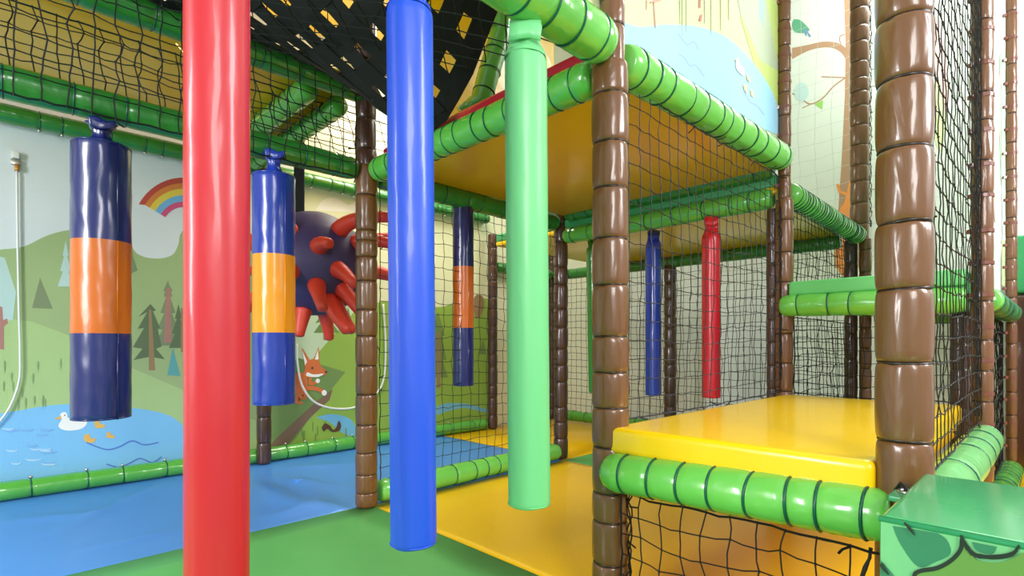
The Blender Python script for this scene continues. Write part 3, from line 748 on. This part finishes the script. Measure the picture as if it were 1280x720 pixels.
def smooth(pts, n=5):
    out = []; k = len(pts)
    for i in range(k - 1):
        p0, p1, p2, p3 = pts[max(0, i - 1)], pts[i], pts[i + 1], pts[min(k - 1, i + 2)]
        for j in range(n):
            t = j / n
            out.append(tuple(.5 * (2 * p1[c] + (p2[c] - p0[c]) * t + (2 * p0[c] - 5 * p1[c] + 4 * p2[c] - p3[c]) * t * t + (3 * p1[c] - p0[c] - 3 * p2[c] + p3[c]) * t ** 3) for c in (0, 1)))
    return out + [pts[-1]]
fx = lambda a, b: on_x(a, b, BX0)
M = MATS
flat_on(fx, [('printed_side', M['block_print_light'], [(1101, 650), (1300, 690), (1300, 800), (1101, 800)]),
             ('leaf_shape', M['block_print_dark'], smooth([(1116, 657), (1126, 680), (1148, 708), (1170, 702), (1188, 692), (1184, 675), (1172, 666)])),
             ('leaf_shape', M['block_print_dark'], smooth([(1215, 677), (1222, 688), (1240, 692), (1246, 683)])),
             ('leaf_shape', M['block_print_dark'], [(1101, 700), (1101, 730), (1112, 740), (1124, 728), (1112, 712)]),
             ('leaf_shape', M['block_print_olive'], [(1146, 730)] + smooth([(1146, 716), (1165, 711), (1186, 701), (1200, 686), (1204, 674), (1214, 690), (1224, 700), (1250, 702), (1272, 694), (1278, 690), (1290, 696)]) + [(1300, 800), (1146, 800)]),
             ('printed_outline', M['block_print_black'], stroke(smooth([(1144, 760), (1143, 722), (1150, 713), (1172, 709), (1190, 699), (1201, 686), (1203, 672)]), 5.5)),
             ('printed_outline', M['block_print_black'], stroke(smooth([(1201, 668), (1210, 684), (1221, 693), (1245, 695), (1266, 691), (1274, 680)]), [3, 3, 4, 5, 5, 6, 5, 5, 6, 5, 5, 6, 5, 5, 6, 6, 6, 6, 6, 6, 6, 5, 5, 4, 3, 2][:26])),
             ('printed_outline', M['block_print_black'], stroke([(1131, 652), (1138, 660), (1144, 668)], [2, 4, 1])),
             ('printed_outline', M['block_print_black'], stroke([(1102, 703), (1106, 710), (1112, 717)], [5, 4, 1]))], bt, Vector((-1, 0, 0)))
# piping along top front edge, flap with eyelet
V, Fc = tube([(BX0 + .002, BY0, BZ - .004), (BX0 + .002, BY1, BZ - .004)], .004, 8); child(link('edge_piping', V, Fc, TEAL), bt)
fl = box_obj('eyelet_flap', BX1 - .05, BX1 + .018, BY1 - .02, BY1 + .04, BZ - .046, BZ - .036, TEAL, None, .003); child(fl, bt)
me = torus_mesh('eyelet', .011, .003, STEEL, 18, 6); o = inst('eyelet', me, bt, (BX1 - .012 - bt.location.x, BY1 + .020 - bt.location.y, BZ - .034))
V, Fc = tube([(BX1 - .012, BY1 + .020, BZ - .04), (BX1 - .012, BY1 + .022, BZ - .026), (BX1 + .0, BY1 + .03, BZ - .024), (BX1 + .01, BY1 + .04, BZ - .04)], .003, 6); child(link('cord', V, Fc, NET), bt)

# ================================================================== MURALS
def pm(nm, c): return print_mat('print_' + nm, c)
sky = pm('pale_sky', (214, 222, 226)); cream = pm('cream', (222, 226, 190)); hill = pm('sage', (156, 178, 124)); hill2 = pm('light_sage', (168, 196, 132))
grass = pm('grass', (142, 176, 72)); mintp = pm('mint', (192, 214, 180)); olive = pm('olive', (110, 140, 76)); pine = pm('pine', (94, 112, 80)); pine2 = pm('pale_pine', (122, 138, 102))  # pine2: paler printed tree tone
pond = pm('pond', (124, 190, 232)); pondl = pm('pale_pond', (156, 206, 232)); wave = pm('wave_blue', (82, 122, 200)); wavew = pm('wave_white', (168, 210, 236))
trunk = pm('trunk', (150, 124, 88)); pinkt = pm('pinkish_trunk', (170, 120, 110)); bark = pm('bark', (122, 98, 76)); white = pm('white', (238, 238, 232)); duckl = pm('duckling', (226, 178, 88))
foxc = pm('fox', (206, 108, 56)); foxd = pm('fox_dark', (88, 56, 40)); ink = pm('ink', (50, 50, 50)); teals = pm('teal', (90, 160, 160)); strokeg = pm('stroke_green', (136, 162, 112))
rb = [pm('rainbow_red', (188, 74, 62)), pm('rainbow_orange', (214, 130, 62)), pm('rainbow_yellow', (224, 200, 78)), pm('rainbow_blue', (112, 176, 222)), pm('rainbow_pink', (206, 84, 128))]
W = lambda a, b: on_y(a, b, WALL_Y - .003)
def tree(cx, top, bot, hw, tiers=3):
    P = [(cx, top)]; Rr = []
    for i in range(tiers):
        y1 = top + (bot - top) * (i + 1) / tiers; x1 = hw * (i + 1.2) / (tiers + .2)
        Rr.append((cx + x1, y1)); 
        if i < tiers - 1: Rr.append((cx + x1 * .5, y1 + (bot - top) * .01))
    Lf = [(2 * cx - x, y) for x, y in Rr][::-1]
    return P + Rr + Lf
mu = thing('wall_mural', 'printed landscape mural with hills, rainbow, pond and fox along the left wall', 'mural', (1, WALL_Y, 0))
shapes = [('mural_sheet', sky, [(-700, -260), (370, 180), (1, 1), (1, 1)][:0] or [(-520, -420), (372, 150), (372, 600), (-520, 900)]),
 ('mural_sheet', cream, [(372, 150), (618, 240), (618, 560), (372, 600)]),
 ('far_hill', hill, smooth([(-200, 330), (-60, 318), (0, 312), (30, 308), (60, 294), (90, 287), (130, 286), (160, 292), (167, 312), (180, 321), (200, 323), (216, 318), (223, 305), (226, 292), (240, 284), (300, 290), (372, 300)]) + [(372, 600), (-200, 760)]),
 ('near_hill', hill2, [(-200, 380), (10, 398), (40, 402), (120, 432), (160, 458), (230, 488), (300, 520), (372, 540), (372, 600), (-200, 760)]),
 ('pale_hill', mintp, [(326, 330), (372, 330), (396, 380), (446, 372), (446, 390), (372, 470), (340, 600), (326, 600)]),
 ('green_field', grass, [(446, 386), (480, 376)] + smooth([(500, 380), (546, 384), (570, 379), (600, 374), (618, 372)]) + [(618, 560), (340, 582), (352, 520), (372, 470)]),
 ('dark_field', olive, [(372, 447), (432, 465), (395, 510), (372, 545), (330, 590), (330, 500)]),
 ('pond', pond, [(-200, 560)] + smooth([(-100, 530), (0, 517), (60, 507), (110, 505), (160, 509), (205, 517), (228, 532), (236, 560), (215, 585)]) + [(215, 600), (-200, 700)]),
 ('pond_edge', pm('pond_dark', (84, 130, 196)), [(-200, 640), (0, 603), (56, 596), (56, 604), (0, 612), (-200, 655)]),
 ('pond', pm('stream', (112, 180, 214)), smooth([(395, 522), (410, 518), (425, 519), (440, 526), (447, 545), (430, 542), (412, 528), (395, 522)])),
 ('pond', pm('stream', (112, 180, 214)), smooth([(546, 508), (560, 504), (585, 505), (606, 511), (618, 516), (600, 514), (580, 510), (560, 514), (546, 518), (546, 508)])),
 ('leaning_log', bark, [(326, 572), (345, 548), (372, 523), (395, 502), (416, 486), (412, 500), (390, 520), (366, 548), (345, 575)]),
 ('cloud', white, smooth([(395, 262), (402, 252), (412, 247), (425, 250), (436, 256), (446, 252), (446, 264), (395, 263)])),
 ('pale_tree', pm('pale_teal', (180, 208, 204)), [(-8, 320), (6, 322), (20, 365), (16, 400), (-8, 402)]),
 ('pale_tree', pm('pale_teal', (180, 208, 204)), tree(82, 300, 358, 10)),
 ('small_tree', pine2, [(50, 347), (66, 386), (40, 385)]), ('small_tree', pine2, [(209, 352), (216, 364), (204, 364)]),
 ('small_tree', pine2, [(164, 300), (166, 320), (172, 338), (164, 342)]),
 ('cactus', pinkt, [(-6, 380), (3, 384), (4, 400), (9, 398), (10, 404), (5, 408), (5, 437), (-6, 436)]),
 ('pine_tree', pine2, tree(210, 350, 432, 18, 4)), ('trunk', pinkt, [(208, 360), (213, 360), (214, 428), (205, 428)]),
 ('pine_tree', pine, tree(223, 380, 435, 12, 3)), ('trunk', trunk, [(226, 385), (229, 385), (230, 440), (226, 440)]),
 ('pine_tree', pine, [(188, 380), (195, 388), (191, 389), (200, 410), (197, 411), (202, 433), (195, 436), (206, 449), (187, 446), (167, 450), (178, 436), (166, 434), (180, 410), (172, 411), (184, 390), (173, 396)]),
 ('trunk', trunk, [(186, 387), (189, 387), (194, 463), (186, 463)]),
 ('teal_tree', teals, [(216, 434), (225, 470), (209, 469)]),
 ('pine_tree', olive, [(408, 385), (420, 400), (412, 399), (424, 416), (412, 416), (392, 416), (402, 402), (394, 404)]), ('trunk', trunk, [(404, 395), (409, 395), (410, 425), (404, 425)]),
 ('small_tree', olive, [(435, 384), (439, 400), (432, 400)]),
 ('pine_tree', olive, [(548, 390), (556, 420), (552, 420), (558, 450), (553, 450), (560, 472), (542, 472), (540, 400)]), ('trunk', trunk, [(546, 415), (550, 415), (551, 485), (546, 485)]),
 ('small_tree', olive, [(604, 424), (608, 443), (598, 443)]), ('round_tree', trunk, smooth([(596, 368), (604, 372), (604, 388), (596, 399), (592, 388), (592, 374), (596, 368)])),
 ('rainbow', rb[0], arc(228, 272, 55, 55, 181 + 12, 262) + arc(228, 272, 49, 49, 262, 181 + 12)),
 ]
cx, cy = 229, 284
bands = [63, 56, 49, 41, 33, 26]
shapes = shapes[:-1]
for i in range(5):
    k = 18; a0, a1 = 208, 330
    shapes.append(('rainbow_band', rb[i], arc(cx, cy + 1, bands[i], bands[i], a0 + (3 if i else 0), a1, k) + arc(cx, cy + 1, bands[i + 1], bands[i + 1], a1, a0 + 3, k)))
# pond life
shapes += [('duck', white, smooth([(77, 516), (81, 515), (84, 518), (85, 522), (95, 524), (108, 525), (107, 532), (98, 537), (82, 538), (73, 533), (77, 524), (75, 519), (77, 516)])),
 ('duck_beak', duckl, [(76, 519), (76, 524), (68, 524)]), ('duck_eye', ink, arc(81, 519, .9, .9, 0, 360, 8)[:-1]),
 ('duckling', duckl, [(117, 524), (124, 525), (125, 530), (132, 531), (130, 535), (119, 535)]), ('duckling', duckl, [(106, 543), (111, 542), (114, 548), (120, 548), (118, 553), (108, 554), (104, 548)]),
 ('duckling', duckl, [(133, 541), (138, 540), (139, 544), (144, 544), (142, 548), (133, 547)])]
shapes.append(('wave', wave, stroke(smooth([(108, 553), (120, 558), (135, 562), (150, 558), (165, 551), (180, 556), (198, 553)]), 1.6)))
shapes.append(('wave', wave, stroke(smooth([(133, 580), (148, 584), (160, 580), (175, 573), (190, 578), (202, 571)]), 1.6)))
rr_ = random.Random(4)
for k in range(16):
    x, y = rr_.uniform(0, 66), rr_.uniform(532, 590); wv_ = rr_.uniform(12, 22)
    shapes.append(('ripple', wavew if k % 2 else pm('ripple_blue', (122, 176, 226)), stroke(smooth([(x - wv_ / 2, y - 1), (x - wv_ / 4, y + .6), (x + wv_ / 4, y + .6), (x + wv_ / 2, y - 1)]), [.6, 1, 1.4, 1.8, 2, 2.2, 2.4, 2.4, 2.4, 2.2, 2, 1.8, 1.4, 1.2, 1, .6])))
for k in range(13):
    x, y = rr_.uniform(0, 75), rr_.uniform(435, 500)
    shapes.append(('grass_stroke', strokeg, [(x, y + 6), (x + .7, y), (x + 1.9, y + 2), (x + 1.8, y + 9), (x + .9, y + rr_.uniform(13, 20))]))
for k in range(12):
    x, y = rr_.choice((rr_.uniform(376, 445), rr_.uniform(548, 608))), rr_.uniform(532, 552)
    shapes.append(('grass_stroke', olive, [(x, y - 6), (x + 1, y - 6), (x + 1, y + 6), (x, y + 5)]))
# fox
shapes += [('fox_tail', foxc, stroke(smooth([(378, 504), (370, 501), (373, 495), (380, 498), (382, 488)]), [2, 3, 4, 5, 5, 5, 5, 5, 5, 5, 5, 5, 4.5, 4, 4, 4, 4, 4, 4, 4, 4])),
 ('fox_body', foxc, smooth([(366, 470), (374, 465), (382, 470), (384, 482), (378, 494), (370, 492), (364, 484), (366, 470)])),
 ('fox_leg', foxc, stroke(smooth([(376, 486), (385, 485), (396, 486), (405, 491)]), 5)), ('fox_paw', white, arc(405, 491, 3.2, 3.6, 0, 360, 12)[:-1]),
 ('fox_arm', foxc, stroke(smooth([(388, 470), (387, 479), (392, 479), (397, 476)]), 4)), ('fox_paw', white, arc(397, 476, 2.8, 2.8, 0, 360, 12)[:-1]),
 ('fox_ear', foxc, [(377, 434), (388, 452), (381, 460)]), ('fox_ear', foxc, [(398, 433), (399, 450), (391, 452)]),
 ('fox_ear_lining', white, [(377.5, 438), (383.5, 452), (381, 457)]), ('fox_ear_lining', white, [(397, 437), (398, 449), (393, 450)]),
 ('fox_head', foxc, smooth([(382, 455), (389, 449), (398, 451), (401, 458), (408, 464), (407, 468), (398, 470), (388, 470), (378, 475), (376, 470), (380, 464), (382, 455)])),
 ('fox_cheek', white, smooth([(384, 465), (392, 468), (404, 467), (398, 471), (388, 471), (382, 469), (384, 465)])),
 ('fox_nose', ink, [(405, 463.5), (409.5, 464.5), (407, 467)]), ('fox_eye', ink, arc(390, 460, 1.3, 1.8, 0, 360, 8)[:-1]),
 ('squirrel', foxd, smooth([(402, 534), (406, 529), (412, 532), (416, 537), (420, 534), (423, 526), (426, 531), (424, 538), (415, 540), (409, 536), (404, 539), (402, 534)]))]
flat_on(W, shapes, mu, Vector((0, -1, 0)), thick=.00004)

# duck pond banner over the right-hand beam
bn = thing('mural_banner', 'printed banner with duck pond above the sloping green beam', 'banner', (A1, B1, 1.5))
Wb = lambda a, b: on_y(a, b, B1 + .02)
bnp = box_obj('banner_sheet', .62, A2 - .02, B1 + .021, B1 + .026, 1.52, 3.6, pm('banner_green', (202, 216, 160))); child(bnp, bn)
bs = [('banner_field', pm('banner_lime', (186, 206, 118)), [(950, -80), (976, -60), (977, 175), (962, 150), (940, 70), (925, 20)]),
 ('banner_slope', pm('banner_grey', (176, 190, 160)), [(925, -60), (955, -20), (968, 60), (975, 90), (950, 75), (925, 15), (915, -40)]),
 ('banner_stripe', pm('banner_teal', (150, 200, 190)), [(949, -40), (953, -40), (954, 36), (949, 20)]),
 ('pond', pondl, smooth([(780, 28), (800, 34), (830, 31), (870, 33), (905, 45), (930, 66), (950, 90), (965, 115), (974, 140)]) + [(974, 170), (930, 150), (860, 110), (790, 70), (772, 40)])]
for pts in ([(848, 42), (853, 50), (860, 56), (867, 52), (873, 62)], [(848, 68), (855, 72), (862, 82), (870, 82), (880, 96)], [(930, 115), (938, 128), (946, 132), (955, 144)]):
    bs.append(('wave', pm('banner_wave', (150, 170, 216)), stroke(smooth(pts), 1.6)))
for x0, y0, y1 in ((852, -20, 45), (857, -15, 40), (880, -10, 30), (888, -20, 44), (900, -12, 38), (910, -20, 26), (849, 0, 30)):
    bs.append(('grass_stroke', pm('banner_stroke', (168, 176, 130)), [(x0, y0), (x0 + 1.2, y0), (x0 + 1, y1), (x0 + .3, y1)]))
bs += [('red_mark', pm('banner_pink', (232, 150, 140)), stroke([(808, -30), (808, 12)], 1.2)), ('red_mark', pm('banner_pink', (232, 150, 140)), stroke([(818, -30), (817, 5), (819, 35)], 1.4)),
 ('red_mark', pm('banner_pink', (232, 150, 140)), stroke([(812, 3), (826, 0)], 2)), ('red_mark', pm('banner_red', (220, 120, 120)), [(874, -10), (876, -9), (875, 11), (873, 9)]), ('red_mark', pm('banner_red', (220, 120, 120)), [(875, 18), (877, 19), (876, 27), (873, 26)]),
 ('duck', white, smooth([(919, 75), (922, 72), (924, 80), (929, 86), (929, 95), (922, 90), (919, 84), (919, 75)])), ('duck_beak', duckl, [(919, 74), (917, 76), (920, 77)]),
 ('duckling', pm('banner_duckling', (246, 200, 150)), [(932, 92), (935, 96), (937, 104), (933, 100)]), ('duckling', pm('banner_duckling', (246, 200, 150)), [(928, 106), (932, 106), (933, 118), (929, 112)]),
 ('duckling', pm('banner_duckling', (246, 200, 150)), [(937, 112), (940, 114), (941, 122), (938, 120)])]
flat_on(Wb, bs, bn, Vector((0, -1, 0)), thick=.00015)
for k in range(11):        # dark green banner ties standing above the beam
    x = A1 + .14 + k * .108; zb0 = 1.465 + .035 * (x - A1) / (A2 - A1) + .052
    V, Fc = tube([(x, B1 - .035, zb0 - .012), (x - .006, B1 - .010, zb0 + .012), (x - .012, B1 + .004, zb0 + .024)], [.003, .0028, .002], 6)
    child(link('banner_tie', V, Fc, TIE), bn)

# tree mural on the back wall
tm_ = thing('tree_mural', 'printed mural of a brown tree with bird and orange squirrel on the back wall', 'mural', (WALL_X, 1, 0))
Wx = lambda a, b: on_x(a, b, WALL_X - .003)
brn = pm('tree_bark', (178, 142, 110)); 
ts_ = [('mural_sheet', pm('white_sheet', (218, 228, 214)), [(985, -220), (1250, -330), (1250, 560), (985, 540)]),
 ('trunk', brn, [(1050, -150), (1075, -160), (1074, 335), (1043, 335), (1052, 200), (1056, 120), (1057, 60)]),
 ('branch', brn, smooth([(1062, 100), (1056, 72), (1040, 60), (1015, 62), (990, 74)]) + smooth([(990, 60), (1010, 56), (1030, 52), (1048, 54), (1060, 62)])),
 ('twig', brn, stroke(smooth([(1057, 97), (1042, 108), (1028, 123), (1012, 130), (998, 120), (990, 117)]), 1.8)), ('twig', brn, stroke([(1056, 97), (1027, 96)], 1.5)), ('twig', brn, stroke([(1014, 130), (1003, 135)], 1.2)),
 ('twig', brn, stroke(smooth([(1058, 64), (1051, 55), (1050, 46), (1056, 43)]), 1.5)),
 ('leaf', pm('leaf_green', (150, 206, 100)), [(1018, 130), (1029, 125), (1028, 137)]), ('pale_leaf', pm('pale_leaf', (190, 220, 214)), arc(1002, 115, 9, 12, 0, 360, 16)[:-1]),
 ('bird', pm('bird_teal', (96, 170, 130)), smooth([(992, 24), (1000, 25), (1008, 32), (1012, 38), (1004, 41), (994, 40), (990, 32), (992, 24)])), ('bird_tail', pm('bird_blue', (110, 150, 190)), [(1006, 35), (1014, 45), (1012, 47), (1009, 41), (1008, 46), (1004, 38)]),
 ('squirrel', pm('squirrel_orange', (240, 154, 74)), smooth([(1060, 350), (1048, 338), (1044, 318), (1049, 296), (1054, 280), (1050, 262), (1056, 252), (1062, 225), (1066, 232), (1064, 250), (1068, 262), (1066, 290), (1070, 320), (1060, 350)])),
 ('squirrel_leg', pm('squirrel_orange', (240, 154, 74)), stroke([(1062, 244), (1050, 240), (1047, 230)], 4)), ('squirrel_leg', pm('squirrel_orange', (240, 154, 74)), stroke([(1062, 266), (1052, 262), (1046, 270)], 4))]
ts_ += [('pink_patch', pm('pale_pink', (240, 200, 190)), smooth([(1166, 40), (1172, 20), (1180, 60), (1186, 120), (1178, 140), (1170, 100), (1166, 40)])), ('lime_patch', pm('pale_lime', (214, 230, 170)), smooth([(1164, 110), (1172, 105), (1182, 150), (1176, 190), (1166, 160), (1164, 110)])),
 ('lilac_patch', pm('lilac', (170, 180, 220)), [(1164, 20), (1168, 18), (1168, 60), (1164, 62)])]
flat_on(Wx, ts_, tm_, Vector((-1, 0, 0)), thick=.00015)
b2 = thing('mural_banner', 'pale printed banner with pink and green shapes between the two slim right posts', 'banner', (3.1, B0, 1.5))
child(box_obj('banner_sheet', A2 + .04, A3 - .02, B0 + .02, B0 + .026, .93, 3.6, pm('white_sheet', (218, 228, 214))), b2)
Wc = lambda a, b: on_y(a, b, B0 + .018)
flat_on(Wc, [('pink_shape', pm('pale_salmon', (240, 190, 174)), smooth([(1240, -40), (1245, 20), (1247, 70), (1251, 120), (1248, 200), (1244, 280), (1241, 180), (1240, -40)])),
             ('green_shape', pm('pale_green', (196, 226, 196)), smooth([(1250, 70), (1254, 55), (1257, 60), (1257, 240), (1252, 240), (1250, 170), (1250, 70)])),
             ('lime_shape', pm('pale_lime', (214, 230, 170)), [(1252, 300), (1256, 300), (1256, 358), (1252, 356)])], b2, Vector((0, -1, 0)), thick=.00015)

# ================================================================== SMALL THINGS
hk = thing('wall_hook', 'small steel clamp with white cap on the pale wall at the left', 'hook', tuple(W(20, 200)))
def ax_box(nm, a, b, m, par, d0=.0, d1=.02):
    p, q = W(*a), W(*b); o = box_obj(nm, min(p.x, q.x), max(p.x, q.x), WALL_Y - d1, WALL_Y - d0, min(p.z, q.z), max(p.z, q.z), m, None, .002, 2); return child(o, par)
ax_box('cap', (15, 190), (24, 200), WHITE, hk, d1=.03); ax_box('clamp_plate', (13, 199), (26, 208), STEEL, hk, d1=.022); ax_box('brass_screw', (18, 206), (24, 215), BRASS, hk, .004, .03)
def cable(label, pts, r, m, y):
    P = [on_y(a, b, y) for a, b in smooth(pts, 6)]
    V, Fc = tube(P, r, 8); return tag(fixnorm(link('wall_cable', V, Fc, m)), label, 'cable')
cable('white cable hanging from the wall clamp and curving to the left border', [(21, 212), (22, 300), (23.5, 380), (25, 440), (24, 475), (14, 505), (0, 526), (-20, 545)], .0045, WHITE, WALL_Y - .018)
cable('white hose looping below the fox on the mural wall', [(371, 430), (372, 455), (377, 480), (389, 499), (405, 508), (425, 511), (446, 508), (470, 492), (480, 472), (482, 430), (479, 380)], .007, WHITE, WALL_Y - .02)

# padded panel upstairs
wpad = tag(box_obj('wall_pad', A1 + .3, A2 - .1, B2 - .02, B2 + .03, 1.56, 2.55, YELLOW, None, .015, 3), 'bright yellow padded panel upstairs behind the leaning green tube', 'panel')

# far right, beyond the frame posts
fr = thing('soft_steps', 'dark green padded steps in the far background at the right border', 'soft block', (4.2, -.3, 0))
for k, (z0, z1, m, y1) in enumerate(((-.04, .97, BROWN_DK, .27), (.98, 1.30, TEAL, .27))):
    child(box_obj('step_block', 4.05, 4.40, -.85, y1 - .1, z0, z1, m, None, .02, 3), fr)

# repeats share a group phrase
GROUPS = {'post': 'brown padded posts of the play frame', 'beam': 'green padded beams of the play frame', 'net': 'safety nets of the play frame',
          'hanging tube': 'hanging foam tubes', 'punch bag': 'striped punch bags', 'mat': 'floor mats', 'platform': 'decks of the play frame', 'rope': 'black lashing ropes',
          'banner': 'printed banners', 'cable': 'white cables on the mural wall', 'mural': 'printed murals'}
for o in SC.objects:
    if o.parent is None and o.get('category') in GROUPS and not o.get('group'): o['group'] = GROUPS[o['category']]
